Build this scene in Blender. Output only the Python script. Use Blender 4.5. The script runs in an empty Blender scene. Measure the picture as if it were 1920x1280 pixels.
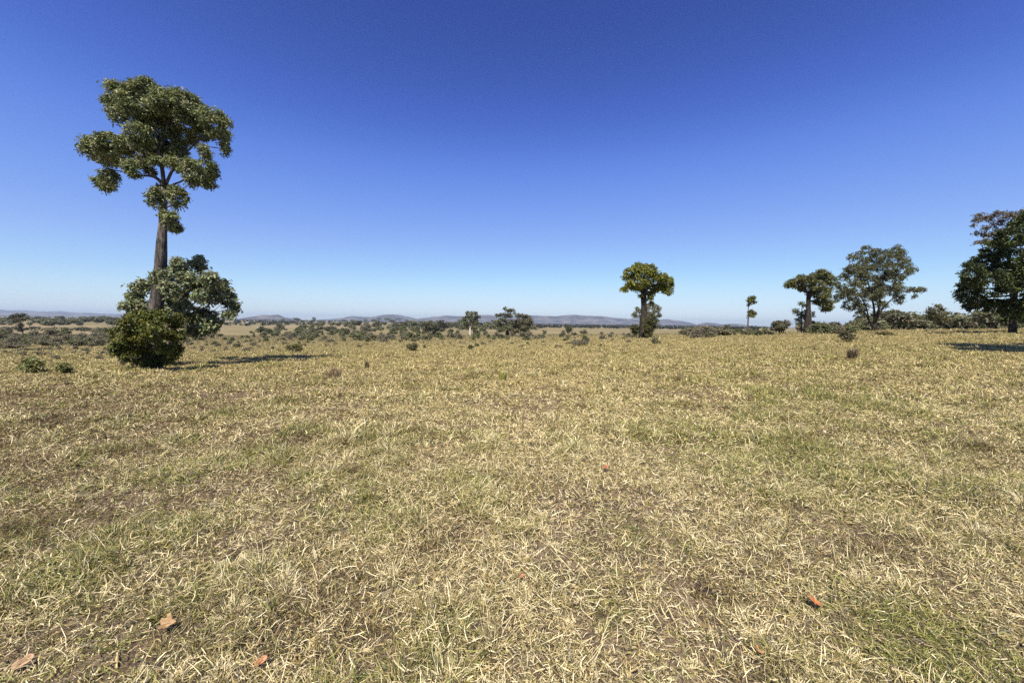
import bpy, math, random
import numpy as np
from mathutils import Vector, Matrix

C = bpy.context.scene.collection
R = math.radians
RNG = np.random.default_rng(11)
random.seed(5)

# ------------------------------------------------------------------ camera
F = 747.0                      # focal length in pixels of the 1920 wide photograph (about 14 mm)
EYE = 1.6
ROLL = R(0.8); PITCH = R(2.68)
fw = Vector((0, math.cos(PITCH), -math.sin(PITCH)))
rt0 = Vector((1, 0, 0)); up0 = rt0.cross(fw)
rt = rt0 * math.cos(ROLL) + up0 * math.sin(ROLL)
up = up0 * math.cos(ROLL) - rt0 * math.sin(ROLL)
cam_d = bpy.data.cameras.new('camera'); cam = bpy.data.objects.new('camera', cam_d); C.objects.link(cam)
cam_d.sensor_width = 36; cam_d.lens = F / 1920 * 36; cam_d.clip_end = 80000; cam_d.clip_start = 0.05
cam.matrix_world = Matrix((( rt.x, up.x, -fw.x, 0), (rt.y, up.y, -fw.y, 0), (rt.z, up.z, -fw.z, EYE), (0, 0, 0, 1)))
bpy.context.scene.camera = cam
NR, NU, NF = np.array(rt), np.array(up), np.array(fw)

def at(px, py, d):
    """the point of the place that lies d metres ahead in the direction of a photograph pixel"""
    v = NR * ((px - 960) / F) + NU * ((640 - py) / F) + NF
    return np.array((0, 0, EYE)) + v / v[1] * d

# ------------------------------------------------------------------ noise and terrain
_lat = np.random.default_rng(3).random((256, 256))
def vnoise(x, y):
    xi = np.floor(x).astype(np.int64); yi = np.floor(y).astype(np.int64)
    fx = x - xi; fy = y - yi
    fx = fx * fx * (3 - 2 * fx); fy = fy * fy * (3 - 2 * fy)
    g = lambda a, b: _lat[a & 255, b & 255]
    return (g(xi, yi) * (1 - fx) + g(xi + 1, yi) * fx) * (1 - fy) + (g(xi, yi + 1) * (1 - fx) + g(xi + 1, yi + 1) * fx) * fy
def fbm(x, y, s, o=3, seed=0):
    t = 0; a = 1; n = 0
    for i in range(o):
        t = t + a * vnoise(x / s + 17.3 * (i + seed), y / s + 9.1 * (i + 2 * seed)); n += a; a *= .55; s *= .47
    return t / n

T_D = np.array([0, 8, 16, 25, 40, 60, 100, 200, 400, 1000, 2500, 6000, 14000.])
T_U = np.array([-1.35, -0.92, -0.5, 0, 0.33, 0.65, 0.95, 1.3])
T_H = np.array([
 [1.6, 1.62, 1.95, 2.45, 3.45, 4.9, 6.6, 9.2, 12, 14.5, 13, 9, 9],
 [1.6, 1.62, 2.03, 2.50, 3.40, 4.7, 6.4, 9.0, 12, 14.5, 14, 11, 11],
 [1.6, 1.62, 1.92, 2.26, 3.00, 3.9, 5.4, 8.0, 11, 14.5, 16, 14, 14],
 [1.6, 1.60, 1.70, 1.86, 2.20, 2.75, 3.9, 6.0, 9.0, 13, 16, 16, 18],
 [1.6, 1.60, 1.56, 1.50, 1.50, 1.75, 2.7, 4.8, 7.5, 12, 15, 16, 18],
 [1.6, 1.58, 1.45, 1.30, 1.08, 1.15, 1.7, 3.0, 5.0, 10, 14, 16, 18],
 [1.6, 1.56, 1.35, 1.07, 0.62, 0.45, 0.7, 1.3, 2.5, 6.0, 10, 14, 18],
 [1.6, 1.54, 1.20, 0.76, 0.22, 0.0, -.15, -.1, 0.3, 2.0, 6, 12, 18]])
LS = lambda d: np.log(d + 10)
_su = np.linspace(-1.5, 1.45, 160); _ss = np.linspace(LS(0), LS(14000), 300)
_tab = np.array([np.interp(_ss, LS(T_D), row) for row in T_H])
_tab = np.array([np.interp(_su, T_U, _tab[:, j]) for j in range(300)]).T
def _blur(a, n, ax):
    k = np.hanning(n + 2)[1:-1]; k /= k.sum()
    p = [(0, 0), (0, 0)]; p[ax] = (n // 2, n // 2)
    return np.apply_along_axis(lambda r: np.convolve(r, k, 'valid'), ax, np.pad(a, p, 'edge'))
_tab = _blur(_blur(_tab, 31, 0), 13, 1)
def H(x, y):
    x = np.asarray(x, float); y = np.asarray(y, float)
    d = np.clip(y, 0, 13999)
    u = np.clip(x / np.maximum(y, 4), -1.5, 1.449)
    a = (u + 1.5) / 2.95 * 159; b = (LS(d) - _ss[0]) / (_ss[-1] - _ss[0]) * 299
    i = np.clip(a.astype(int), 0, 158); j = np.clip(b.astype(int), 0, 298); fa = a - i; fb = b - j
    h = (_tab[i, j] * (1 - fa) + _tab[i + 1, j] * fa) * (1 - fb) + (_tab[i, j + 1] * (1 - fa) + _tab[i + 1, j + 1] * fa) * fb
    z = EYE - h
    k = np.clip((220 - d) / 100, 0, 1)
    z = z + k * ((fbm(x, y, 1.1, 3) - .5) * .15 + (fbm(x, y, 7, 2, 4) - .5) * .16)
    return z
Z0 = float(H(0, 0)); 
def Hs(x, y): return float(H(x, y))
def ground(px, py, dmin=2.0, dmax=13000):
    """where the line of sight of a pixel meets the terrain"""
    ds = np.geomspace(dmin, dmax, 900)
    v = NR * ((px - 960) / F) + NU * ((640 - py) / F) + NF; v = v / v[1]
    g = EYE + v[2] * ds - H(v[0] * ds, ds)
    k = np.argmax(g < 0) if (g < 0).any() else len(ds) - 1
    d = ds[k]
    return np.array((v[0] * d, d, Hs(v[0] * d, d)))

# ------------------------------------------------------------------ materials
def newmat(name):
    m = bpy.data.materials.new(name); m.use_nodes = True
    nt = m.node_tree; nt.nodes.clear()
    return m, nt, (lambda t, **k: _node(nt, t, **k)), nt.links.new
def _node(nt, t, **k):
    n = nt.nodes.new(t)
    for a, b in k.items():
        if a.startswith('i_'): n.inputs[a[2:].replace('_', ' ')].default_value = b
        else: setattr(n, a, b)
    return n
def ramp(n, stops):
    cr = n.color_ramp
    while len(cr.elements) > 1: cr.elements.remove(cr.elements[0])
    cr.elements[0].position = stops[0][0]; cr.elements[0].color = (*stops[0][1], 1)
    for p, c in stops[1:]:
        e = cr.elements.new(p); e.color = (*c, 1)
def leafmat(name, trans=.25, rough=.5, spec=.35):
    """leaf or blade surface coloured by the face attribute 'tint'"""
    m, nt, N, L = newmat(name)
    a = N('ShaderNodeAttribute', attribute_name='tint')
    p = N('ShaderNodeBsdfPrincipled', i_Roughness=rough); p.inputs['Specular IOR Level'].default_value = spec
    t = N('ShaderNodeBsdfTranslucent'); mx = N('ShaderNodeMixShader', i_Fac=trans); o = N('ShaderNodeOutputMaterial')
    L(a.outputs['Color'], p.inputs['Base Color']); L(a.outputs['Color'], t.inputs['Color'])
    L(p.outputs[0], mx.inputs[1]); L(t.outputs[0], mx.inputs[2]); L(mx.outputs[0], o.inputs[0])
    return m
def barkmat(name, c1, c2, scale=5):
    m, nt, N, L = newmat(name)
    tc = N('ShaderNodeTexCoord'); mp = N('ShaderNodeMapping'); mp.inputs['Scale'].default_value = (scale * 2.5, scale * 2.5, scale * .45)
    n = N('ShaderNodeTexNoise', i_Scale=1.0, i_Detail=8.0, i_Roughness=.65)
    r = N('ShaderNodeValToRGB'); ramp(r, [(.38, c1), (.62, c2)])
    b = N('ShaderNodeBump', i_Strength=.9, i_Distance=.05)
    p = N('ShaderNodeBsdfPrincipled', i_Roughness=.9); p.inputs['Specular IOR Level'].default_value = .15
    o = N('ShaderNodeOutputMaterial')
    n2 = N('ShaderNodeTexNoise', i_Scale=2.2, i_Detail=5.0, i_Roughness=.6); r2 = N('ShaderNodeValToRGB'); ramp(r2, [(.38, (.5, .48, .46)), (.6, (1.15, 1.12, 1.08))])
    mm = N('ShaderNodeMix', data_type='RGBA', blend_type='MULTIPLY'); mm.inputs[0].default_value = 1
    L(tc.outputs['Object'], n2.inputs['Vector']); L(n2.outputs[0], r2.inputs[0]); L(r.outputs[0], mm.inputs[6]); L(r2.outputs[0], mm.inputs[7])
    L(tc.outputs['Object'], mp.inputs[0]); L(mp.outputs[0], n.inputs['Vector']); L(n.outputs[0], r.inputs[0]); L(mm.outputs[2], p.inputs['Base Color'])
    L(n.outputs[0], b.inputs['Height']); L(b.outputs[0], p.inputs['Normal']); L(p.outputs[0], o.inputs[0])
    return m
M_LEAF = leafmat('leaf_surface')
M_LEAFG = leafmat('glossy_leaf_surface', .2, .45, .28)
M_GRASS = leafmat('grass_blade', .1, .5, .4)
M_BARK = barkmat('grey_bark', (.028, .025, .023), (.165, .148, .132))
M_BARKD = barkmat('dark_bark', (.02, .017, .014), (.06, .05, .042))
M_BARKW = barkmat('pale_bark', (.35, .32, .28), (.62, .58, .52))

# ------------------------------------------------------------------ mesh helpers
def mesh_from(name, V, counts, idx, mat, tint=None, smooth=False):
    me = bpy.data.meshes.new(name)
    V = np.asarray(V, np.float32); counts = np.asarray(counts, np.int32); idx = np.asarray(idx, np.int32)
    me.vertices.add(len(V)); me.vertices.foreach_set('co', V.ravel())
    me.loops.add(len(idx)); me.loops.foreach_set('vertex_index', idx)
    me.polygons.add(len(counts))
    st = np.concatenate(([0], np.cumsum(counts)[:-1])).astype(np.int32)
    me.polygons.foreach_set('loop_start', st)
    me.polygons.foreach_set('use_smooth', np.full(len(counts), smooth))
    me.update(calc_edges=True)
    if tint is not None:
        at_ = me.attributes.new('tint', 'FLOAT_COLOR', 'FACE')
        t4 = np.ones((len(counts), 4), np.float32); t4[:, :3] = tint
        at_.data.foreach_set('color', t4.ravel())
    me.materials.append(mat)
    return me
def link(name, me, parent=None, loc=None):
    o = bpy.data.objects.new(name, me); C.objects.link(o)
    if parent: o.parent = parent
    if loc is not None: o.location = [float(q) for q in loc]
    return o
def tag(o, label, cat=None, group=None, kind=None):
    o['label'] = label
    if cat: o['category'] = cat
    if group: o['group'] = group
    if kind: o['kind'] = kind
    return o
def empty(name, loc, label, cat, group=None):
    o = bpy.data.objects.new(name, None); C.objects.link(o); o.location = [float(q) for q in loc]
    o.empty_display_size = .3
    return tag(o, label, cat, group)
def norm(v): return v / np.maximum(np.linalg.norm(v, axis=-1, keepdims=True), 1e-9)

class Geo:
    def __init__(s): s.V = []; s.c = []; s.i = []; s.n = 0
    def add(s, V, faces):
        s.V.append(np.asarray(V, float))
        for f in faces: s.c.append(len(f)); s.i.extend(q + s.n for q in f)
        s.n += len(V)
    def tube(s, pts, rad, seg=10, rng=RNG, wob=.08):
        pts = np.array(pts, float); rad = np.array(rad, float)
        m = len(pts)
        tan = norm(np.gradient(pts, axis=0))
        ref = np.array((0, 1, 0.)) if abs(tan[0][1]) < .8 else np.array((1., 0, 0))
        V = []; ph = rng.random(3) * 6.28
        for k in range(m):
            a = norm(np.cross(tan[k], ref)); b = np.cross(tan[k], a)
            th = np.arange(seg) / seg * 2 * math.pi
            r = rad[k] * (1 + wob * np.sin(2 * th + ph[0] + k * .3) + wob * .6 * np.sin(3 * th + ph[1] - k * .5))
            V.append(pts[k] + np.outer(np.cos(th) * r, a) + np.outer(np.sin(th) * r, b))
        V = np.concatenate(V); f = []
        for k in range(m - 1):
            for j in range(seg):
                j2 = (j + 1) % seg
                f.append((k * seg + j, k * seg + j2, (k + 1) * seg + j2, (k + 1) * seg + j))
        f.append(tuple(range((m - 1) * seg, m * seg))); f.append(tuple(reversed(range(seg))))
        s.add(V, f)
    def mesh(s, name, mat, origin=(0, 0, 0), smooth=True):
        return mesh_from(name, np.concatenate(s.V) - np.array(origin), s.c, s.i, mat, None, smooth)
def spline(pts, n):
    pts = np.array(pts, float)
    if len(pts) < 3:
        t = np.linspace(0, 1, n)[:, None]; return pts[0] * (1 - t) + pts[-1] * t
    t = np.linspace(0, len(pts) - 1, n); out = []
    P = np.vstack([2 * pts[0] - pts[1], pts, 2 * pts[-1] - pts[-2]])
    for q in t:
        i = min(int(q), len(pts) - 2); f = q - i
        a, b, c, d = P[i], P[i + 1], P[i + 2], P[i + 3]
        out.append(.5 * (2 * b + (c - a) * f + (2 * a - 5 * b + 4 * c - d) * f * f + (3 * b - a - 3 * c + d) * f ** 3))
    return np.array(out)

def leaves(blobs, L, W, cover, col, rng, sub=.34, fill=.9, var=.3, droop=.25, col2=None, upb=.45, maxsub=60):
    """leaf faces in small clumps spread through ellipsoids. blobs: (centre, (rx, ry, rz)) -> verts, counts, idx, tint"""
    VS = []; TS = []
    la = L * W * .5
    for c, r in blobs:
        r = np.array(r, float); rm = r.mean()
        sr = max(rm * sub * 1.0, L * 1.2)
        area = 4 * math.pi * ((r[0] * r[1]) ** 1.6 / 3 + (r[0] * r[2]) ** 1.6 / 3 + (r[1] * r[2]) ** 1.6 / 3) ** (1 / 1.6)
        ns = int(np.clip(fill * area / (math.pi * sr * sr) * 1.25, 3, maxsub))
        nl = int(max(6, cover * area / la / ns))
        dirs = norm(rng.normal(size=(ns, 3)) + np.array((0, 0, .12)))
        rad = rng.uniform(.35, 1, (ns, 1)) ** .5
        sc = c + dirs * rad * np.maximum(r - sr * .55, r * .35)
        for k in range(ns):
            s = sr * rng.uniform(.65, 1.25)
            dd = norm(rng.normal(size=(nl, 3)) + np.array((0, 0, .35)))
            p = sc[k] + dd * s * (rng.random((nl, 1)) ** .45) * np.array((1.1, 1.1, .8)) * rng.uniform(.8, 1.12, (nl, 1))
            n = norm(dd * .55 + np.array((0, 0, upb)) + rng.normal(size=(nl, 3)) * .45)
            t = norm(np.cross(n, rng.normal(size=(nl, 3)))); t = norm(t + np.array((0, 0, -droop)))
            b = norm(np.cross(n, t))
            l = L * rng.uniform(.65, 1.25, (nl, 1)); w = W * rng.uniform(.7, 1.2, (nl, 1))
            nn = np.cross(t, b)
            q = np.stack([p, p + t * l * .45 + b * w * .5 + nn * w * .12, p + t * l - nn * l * .12, p + t * l * .45 - b * w * .5 + nn * w * .12], 1)
            VS.append(q.reshape(-1, 3))
            base = np.array(col) if col2 is None or rng.random() > .35 else np.array(col2)
            base = base * rng.uniform(1 - var * .6, 1 + var * .6)
            tt = base * rng.uniform(1 - var, 1 + var, (nl, 1)) * (1 + rng.normal(size=(nl, 3)) * .06)
            TS.append(np.clip(tt, .005, .9))
    V = np.concatenate(VS); T = np.concatenate(TS); n = len(T)
    return V, np.full(n, 4), np.arange(n * 4), T
def crown_mesh(name, blobs, origin, mat=M_LEAF, seed=1, **k):
    V, c, i, T = leaves(blobs, rng=np.random.default_rng(seed), **k)
    return mesh_from(name, V - np.array(origin), c, i, mat, T)

def tree(name, label, cat, d, trunk, blobs, group=None, limbs=(), twigs=3, bark=M_BARK, seed=1, leafmat_=M_LEAF, depthspread=.7,
         base=None, auto=True, zb=None, crown_name='crown', yscale=1.0, limbr=.3, grow=1.0, **lk):
    """trunk: [(px, py, width_px)...] from the base up; blobs: [(px, py, rx_px, ry_px[, depth offset in m])]"""
    rng = np.random.default_rng(seed)
    T = [at(x, y, d) for x, y, w in trunk]; ca = d / math.hypot(T[0][0], d); W = [w / F * d / 2 * ca for x, y, w in trunk]
    gz = Hs(T[0][0], T[0][1])
    T[0][2] = min(T[0][2], gz) - .05 if zb is None else T[0][2]
    origin = np.array((T[0][0], T[0][1], gz))
    g = Geo(); n = max(8, 4 * len(T))
    g.tube(spline(T, n), np.interp(np.linspace(0, 1, n), np.linspace(0, 1, len(W)), W), 14, rng)
    nodes = [(p, w) for p, w in zip(spline(T, 24), np.interp(np.linspace(0, 1, 24), np.linspace(0, 1, len(W)), W))][5:]
    for lim in limbs:
        P = [at(q[0], q[1], d + (q[3] if len(q) > 3 else 0)) for q in lim]; w = [q[2] / F * d / 2 * ca for q in lim]
        m = 4 * len(P); sp = spline(P, m); ww = np.interp(np.linspace(0, 1, m), np.linspace(0, 1, len(w)), w)
        g.tube(sp, ww, 8, rng); nodes += list(zip(sp[1:], ww[1:]))
    B = []
    allx = [b[0] for b in blobs]; half = (max(allx) - min(allx)) / 2 / F * d + .3
    for b in blobs:
        o = b[4] if len(b) > 4 else rng.uniform(-1, 1) * half * depthspread * .6
        c = at(b[0], b[1], d + o); s = (d + o) / F
        rx, rz = b[2] * s * (.25 + .75 * ca) * grow, b[3] * s * grow
        B.append((c, (rx, (rx + rz) / 2 * rng.uniform(.85, 1.15) * yscale, rz)))
    if auto:
        for c, r in B:
            sel = min(nodes, key=lambda q: np.linalg.norm(q[0] - c) + 2.5 * max(0, q[0][2] - c[2]))
            p0, w0 = sel
            w0 = min(w0 * .6, limbr * np.mean(r) * .3)
            mid = (p0 + c) / 2 + rng.normal(size=3) * .05 * np.linalg.norm(c - p0)
            sp = spline([p0, mid, c], 7); g.tube(sp, np.linspace(w0, w0 * .35, 7), 6, rng)
            for k in range(twigs):
                e = c + norm(rng.normal(size=3)) * np.array(r) * rng.uniform(.5, .9)
                s0 = sp[rng.integers(3, 7)]
                g.tube(spline([s0, (s0 + e) / 2 + rng.normal(size=3) * .06, e], 5), np.linspace(w0 * .4, w0 * .12, 5), 4, rng)
    root = empty(name, origin, label, cat, group)
    link('trunk', g.mesh('trunk', bark, origin), root)
    link(crown_name, crown_mesh('crown', B, origin, mat=leafmat_, seed=seed + 50, **lk), root)
    return root
def zoomed(x0, y0, s):
    """converts measurements taken on an enlarged crop into photograph pixels"""
    return lambda lst: [(x0 + q[0] / s, y0 + q[1] / s) + ((q[2] / s,) if len(q) > 2 else ()) + ((q[3] / s,) if len(q) > 3 else ()) + tuple(q[4:]) for q in lst]
def zl(x0, y0, s):
    return lambda lst: [(x0 + q[0] / s, y0 + q[1] / s, q[2] / s) + tuple(q[3:]) for q in lst]

# ------------------------------------------------------------------ ground sheet
ys = np.concatenate([np.linspace(-14, 1.4, 20), np.linspace(1.5, 14, 150), np.geomspace(14.2, 13990, 300)])
nv = 361; vv = np.linspace(-1, 1, nv); vv = np.sign(vv) * (np.abs(vv) ** 1.15)
X = vv[None, :] * (1.75 * np.maximum(ys, 0) + 16)[:, None]; Y = np.repeat(ys[:, None], nv, 1)
Zg = H(X, Y)
V = np.stack([X, Y, Zg], -1).reshape(-1, 3)
r_, c_ = np.meshgrid(np.arange(len(ys) - 1), np.arange(nv - 1), indexing='ij'); a0 = (r_ * nv + c_).ravel()
idx = np.stack([a0, a0 + 1, a0 + nv + 1, a0 + nv], 1)
m, nt, N, L = newmat('paddock_soil')
geo = N('ShaderNodeNewGeometry')
def noise(scale, detail=4, rough=.55): 
    n = N('ShaderNodeTexNoise', i_Scale=scale, i_Detail=float(detail), i_Roughness=rough); L(geo.outputs['Position'], n.inputs['Vector']); return n
def mix(fac, a, b):
    x = N('ShaderNodeMix', data_type='RGBA'); L(fac, x.inputs[0]); 
    for k, s in ((6, a), (7, b)):
        if isinstance(s, tuple): x.inputs[k].default_value = (*s, 1)
        else: L(s, x.inputs[k])
    return x.outputs[2]
def rfac(n, lo, hi):
    mr = N('ShaderNodeMapRange'); mr.inputs[1].default_value = lo; mr.inputs[2].default_value = hi; L(n.outputs[0], mr.inputs[0]); return mr.outputs[0]
# near: brown soil with litter specks; grass cover takes over where single blades are no longer modelled
soil = mix(rfac(noise(2.2, 6), .35, .65), (.06, .042, .028), (.165, .118, .082))
soil = mix(rfac(noise(60, 3, .6), .5, .62), soil, (.24, .18, .11))
cover = mix(rfac(noise(.35, 6, .6), .35, .65), (.34, .265, .11), (.26, .21, .078))
cover = mix(rfac(noise(3.0, 5, .65), .45, .7), cover, (.39, .31, .15))
far = mix(rfac(noise(.012, 5, .6), .4, .62), (.205, .165, .085), (.15, .13, .06))
far = mix(rfac(noise(.0035, 4, .55), .5, .6), far, (.235, .18, .105))
far = mix(rfac(noise(.05, 4, .65), .56, .66), far, (.10, .088, .045))
sep = N('ShaderNodeSeparateXYZ'); L(geo.outputs['Position'], sep.inputs[0])
def yr(lo, hi):
    mr = N('ShaderNodeMapRange', interpolation_type='SMOOTHSTEP'); mr.inputs[1].default_value = lo; mr.inputs[2].default_value = hi; L(sep.outputs['Y'], mr.inputs[0]); return mr.outputs[0]
colr = mix(yr(45, 170), mix(yr(9, 40), soil, cover), far)
bp = N('ShaderNodeBump', i_Strength=.7, i_Distance=.03); L(noise(26, 6, .65).outputs[0], bp.inputs['Height'])
p = N('ShaderNodeBsdfPrincipled', i_Roughness=.95); p.inputs['Specular IOR Level'].default_value = .1; o = N('ShaderNodeOutputMaterial')
L(colr, p.inputs['Base Color']); L(bp.outputs[0], p.inputs['Normal']); L(p.outputs[0], o.inputs[0])
g_o = link('ground', mesh_from('ground', V, np.full(len(idx), 4), idx.ravel(), m, None, True))
tag(g_o, 'dry paddock soil rolling down to the wide tan plain', None, None, 'structure')

# ------------------------------------------------------------------ grass
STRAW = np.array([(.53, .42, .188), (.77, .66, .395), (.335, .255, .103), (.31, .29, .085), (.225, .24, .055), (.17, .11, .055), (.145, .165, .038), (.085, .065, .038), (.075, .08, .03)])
def _spots(lst): return [(*ground(px, py, 1.2)[:2], r, a) for px, py, r, a in lst]
GREEN = _spots([(1800, 1240, .42, .8), (1700, 1180, .25, .5), (890, 905, .4, .7), (1390, 850, 1.1, .3), (1300, 810, 1.3, .3), (690, 965, .35, .7), (1510, 870, .6, .6), (1230, 1000, .25, .4), (1180, 1000, .2, .5), (1800, 800, 3, .15), (1500, 730, 4, .12), (260, 900, .8, .25), (1620, 960, .5, .3)])
BROWN = _spots([(1650, 1030, .22, .45), (25, 1000, .45, .8), (300, 960, .4, .4), (1010, 920, .4, .35), (1830, 840, .9, .5), (120, 800, 1.6, .25), (700, 1230, .2, .5), (1320, 1115, .15, .7), (100, 740, 4, .35), (330, 770, 4.5, .22), (560, 900, 1.2, .15), (1560, 1000, .5, .3)])
BARE = _spots([(120, 1245, .26, .55), (330, 1190, .12, .4), (515, 1025, .26, .5), (1195, 1005, .14, .35), (700, 1220, .15, .25), (1165, 1095, .1, .35), (1860, 880, .4, .2)])
def grass():
    rng = np.random.default_rng(21)
    Vs, Cs, Is, Ts = [], [], [], []; off = 0
    rings = [(1.35, 2.2, 29000), (2.2, 3.2, 24000), (3.2, 5, 16000), (5, 8, 8200), (8, 13, 3500), (13, 20, 1250), (20, 32, 560), (32, 50, 230), (50, 80, 90), (80, 130, 34), (130, 210, 10)]
    for d0, d1, den in rings:
        um = 1.5
        n = int(den * um * (d1 * d1 - d0 * d0) + den * 1.0 * (d1 - d0))
        y = np.sqrt(rng.uniform(d0 * d0, d1 * d1, n)); x = rng.uniform(-1, 1, n) * (um * y + .5)
        dm = (d0 + d1) / 2
        # tufts: draw a share of the blades towards tuft centres on a jittered lattice
        cell = .17 + .012 * dm
        cx = np.floor(x / cell); cy = np.floor(y / cell)
        h1 = vnoise(cx * 1.37 + .5, cy * 1.91 + .5); h2 = vnoise(cx * 2.11 + 7.5, cy * 1.13 + 3.5); h3 = vnoise(cx * 1.7 + 31.5, cy * 2.3 + 13.5)
        tx = (cx + .2 + .6 * h1) * cell; ty = (cy + .2 + .6 * h2) * cell
        dens = fbm(x, y, 1.3, 3, 2); big = fbm(x, y, 5.5, 3, 6); mid = fbm(x, y, .55, 2, 9); huge = fbm(x, y, 22, 2, 3)
        intuft = (rng.random(n) < .55) & (h3 > .42)
        k = np.where(intuft, rng.uniform(.45, .9, n), 0)
        ox, oy = x - tx, y - ty
        x = x - ox * k; y = y - oy * k
        for gx, gy, r_, a in BARE: dens = dens - a * np.exp(-((x - gx) ** 2 + (y - gy) ** 2) / r_ ** 2)
        bare = (dens < .30) & (rng.random(n) < .5) & (dm < 14)
        keep = ~bare & (y > .9)
        x, y, ox, oy, intuft, h3, dens, big, mid, huge = [q[keep] for q in (x, y, ox, oy, intuft, h3, dens, big, mid, huge)]; n = len(x)
        z = H(x, y)
        lit = ~intuft & (rng.random(n) < (.66 if dm < 5 else .5 if dm < 12 else .36))
        az = np.where(intuft, np.arctan2(oy, ox) + rng.normal(size=n) * .9, rng.uniform(0, 6.283, n))
        az = np.where(lit, az, az)
        el = np.where(lit, R(1) * rng.normal(12, 18, n), R(1) * rng.normal(52, 20, n))
        px_ = dm / 398.0
        tall = np.clip((mid * .6 + dens * .4 - .37) * 4.6, .35, 2.1)
        Lb = np.where(lit, rng.gamma(4, .0115, n) + .016, (rng.gamma(5, .0145, n) + .022) * tall)
        stalk = (rng.random(n) < .012) & (dm < 30)
        Lb = np.where(stalk, rng.uniform(.14, .26, n), Lb)
        Lb = Lb * (1 + dm * .006) * np.where((dm > 20) & intuft & (mid > .58), np.where(y > 45, 1.7, 1.2), 1)
        Wb = np.maximum(rng.gamma(5, .00046, n) + .0008, rng.uniform(.26, .55, n) * px_)
        Wb = np.where(stalk, np.maximum(.0028, .3 * px_), Wb)
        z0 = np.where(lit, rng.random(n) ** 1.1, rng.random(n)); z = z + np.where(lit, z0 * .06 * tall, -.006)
        bend = np.where(lit, R(1) * rng.normal(14, 38, n), R(1) * rng.normal(38, 24, n))
        rb = rng.normal(size=n) * .9
        # colour: patches of straw, bleached litter, olive and green, brown
        gr = np.clip((big - .5) * 1.1 + (mid - .5) * 1.5 + (huge - .5) * .7 + .23 - .12 * lit - np.clip(.09 - y / 60, 0, .1), .02, .8)
        br = np.clip((fbm(x, y, .8, 2, 12) - .57) * 2.2, .05, .45)
        for gx, gy, r_, a in GREEN: gr = np.clip(gr + a * np.exp(-((x - gx) ** 2 + (y - gy) ** 2) / r_ ** 2 * (.6 + .8 * mid)), 0, .95)
        for gx, gy, r_, a in BROWN: br = np.clip(br + a * np.exp(-((x - gx) ** 2 + (y - gy) ** 2) / r_ ** 2 * (.6 + .8 * mid)), 0, .95)
        rr = rng.random(n); rg = rng.random(n)
        nb = np.clip(1.15 - y / 9, 0, 1) * .26
        ci = np.where(rr < .46 - nb, 0, np.where(rr < .68, 1, np.where(rr < .92, 2, 3)))
        ci = np.where(rg < gr * .75, np.where(rng.random(n) < .45, 3, np.where(rng.random(n) < .62, 4, 6)), ci)
        ci = np.where((rng.random(n) < br) & (ci < 3), 5, ci)
        ci = np.where((z0 < .5) & (rng.random(n) < .66), np.where(rng.random(n) < .55, 7, 8), ci)  # low blades go dark: old thatch, with the shade between blades painted in
        hT = vnoise(cx[keep] * 3.31 + 71.5, cy[keep] * 2.77 + 41.5)
        ci = np.where(intuft & (hT < .34) & (rng.random(n) < .6) & (y > 4), 5, ci); ci = np.where(intuft & (hT > .68) & (rng.random(n) < .5), 1, ci)
        T = STRAW[ci] * (np.clip(1.08 - y / 400, .66, 1) * np.where(y < 6, .88 + .12 * y / 6, 1))[:, None] * (1 + np.clip((y - 4) / 12, 0, 1)[:, None] * np.clip(1.3 - y / 60, .2, 1)[:, None] * np.array((.05, .04, -.10)))
        kk = np.clip((y - 7) / 40, 0, .78)[:, None]; T = T * (1 - kk) + kk * T.mean(0) * rng.uniform(.5, 1.22, (n, 1)) * (1 + rng.normal(size=(n, 3)) * .04)
        ca, sa = np.cos(az), np.sin(az)
        def dirv(e, da=0): return np.stack([np.cos(az + da) * np.cos(e), np.sin(az + da) * np.cos(e), np.sin(e)], 1)
        tw = rng.normal(size=n) * .6
        P = np.stack([x, y, z], 1); D0 = dirv(el); D1 = dirv(el - bend, tw)
        S = np.stack([-sa, ca, 0 * sa], 1); Nn = np.cross(D0, S); S = S * np.cos(rb)[:, None] + Nn * np.sin(rb)[:, None]
        l = Lb[:, None]; w = Wb[:, None]
        Mid = P + D0 * l * .55; Tip = Mid + D1 * l * .45
        if dm < 5:
            M1 = P + D0 * l * .36; Dm = dirv(el - bend * .6, tw * .5); M2 = M1 + Dm * l * .32; Tip = M2 + dirv(el - bend * 1.5, tw * 1.6) * l * .32
            q = np.stack([P - S * w * .4, P + S * w * .4, M1 + S * w * .5, M1 - S * w * .5, M2 + S * w * .36, M2 - S * w * .36, Tip], 1).reshape(-1, 3)
            base = np.arange(n)[:, None] * 7 + off
            I = np.concatenate([base + np.array([[0, 1, 2, 3]]), base + np.array([[3, 2, 4, 5]]), base + np.array([[5, 4, 6]])], 1)
            Cs.append(np.tile([4, 4, 3], n)); Ts.append(np.repeat(T, 3, 0)); off += 7 * n
        elif dm < 21:
            q = np.stack([P - S * w * .5, P + S * w * .5, Mid + S * w * .45, Mid - S * w * .45, Tip], 1).reshape(-1, 3)
            base = np.arange(n)[:, None] * 5 + off
            I = np.concatenate([base + np.array([[0, 1, 2, 3]]), base + np.array([[3, 2, 4]])], 1)
            Cs.append(np.tile([4, 3], n)); Ts.append(np.repeat(T, 2, 0)); off += 5 * n
        else:
            q = np.stack([P, Mid + S * w * .5, Tip, Mid - S * w * .5], 1).reshape(-1, 3)
            I = np.arange(n)[:, None] * 4 + off + np.array([[0, 1, 2, 3]])
            Cs.append(np.full(n, 4)); Ts.append(T); off += 4 * n
        Vs.append(q); Is.append(I.ravel())
    return mesh_from('grass', np.concatenate(Vs), np.concatenate(Cs), np.concatenate(Is), M_GRASS, np.clip(np.concatenate(Ts), .01, .85))
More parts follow.
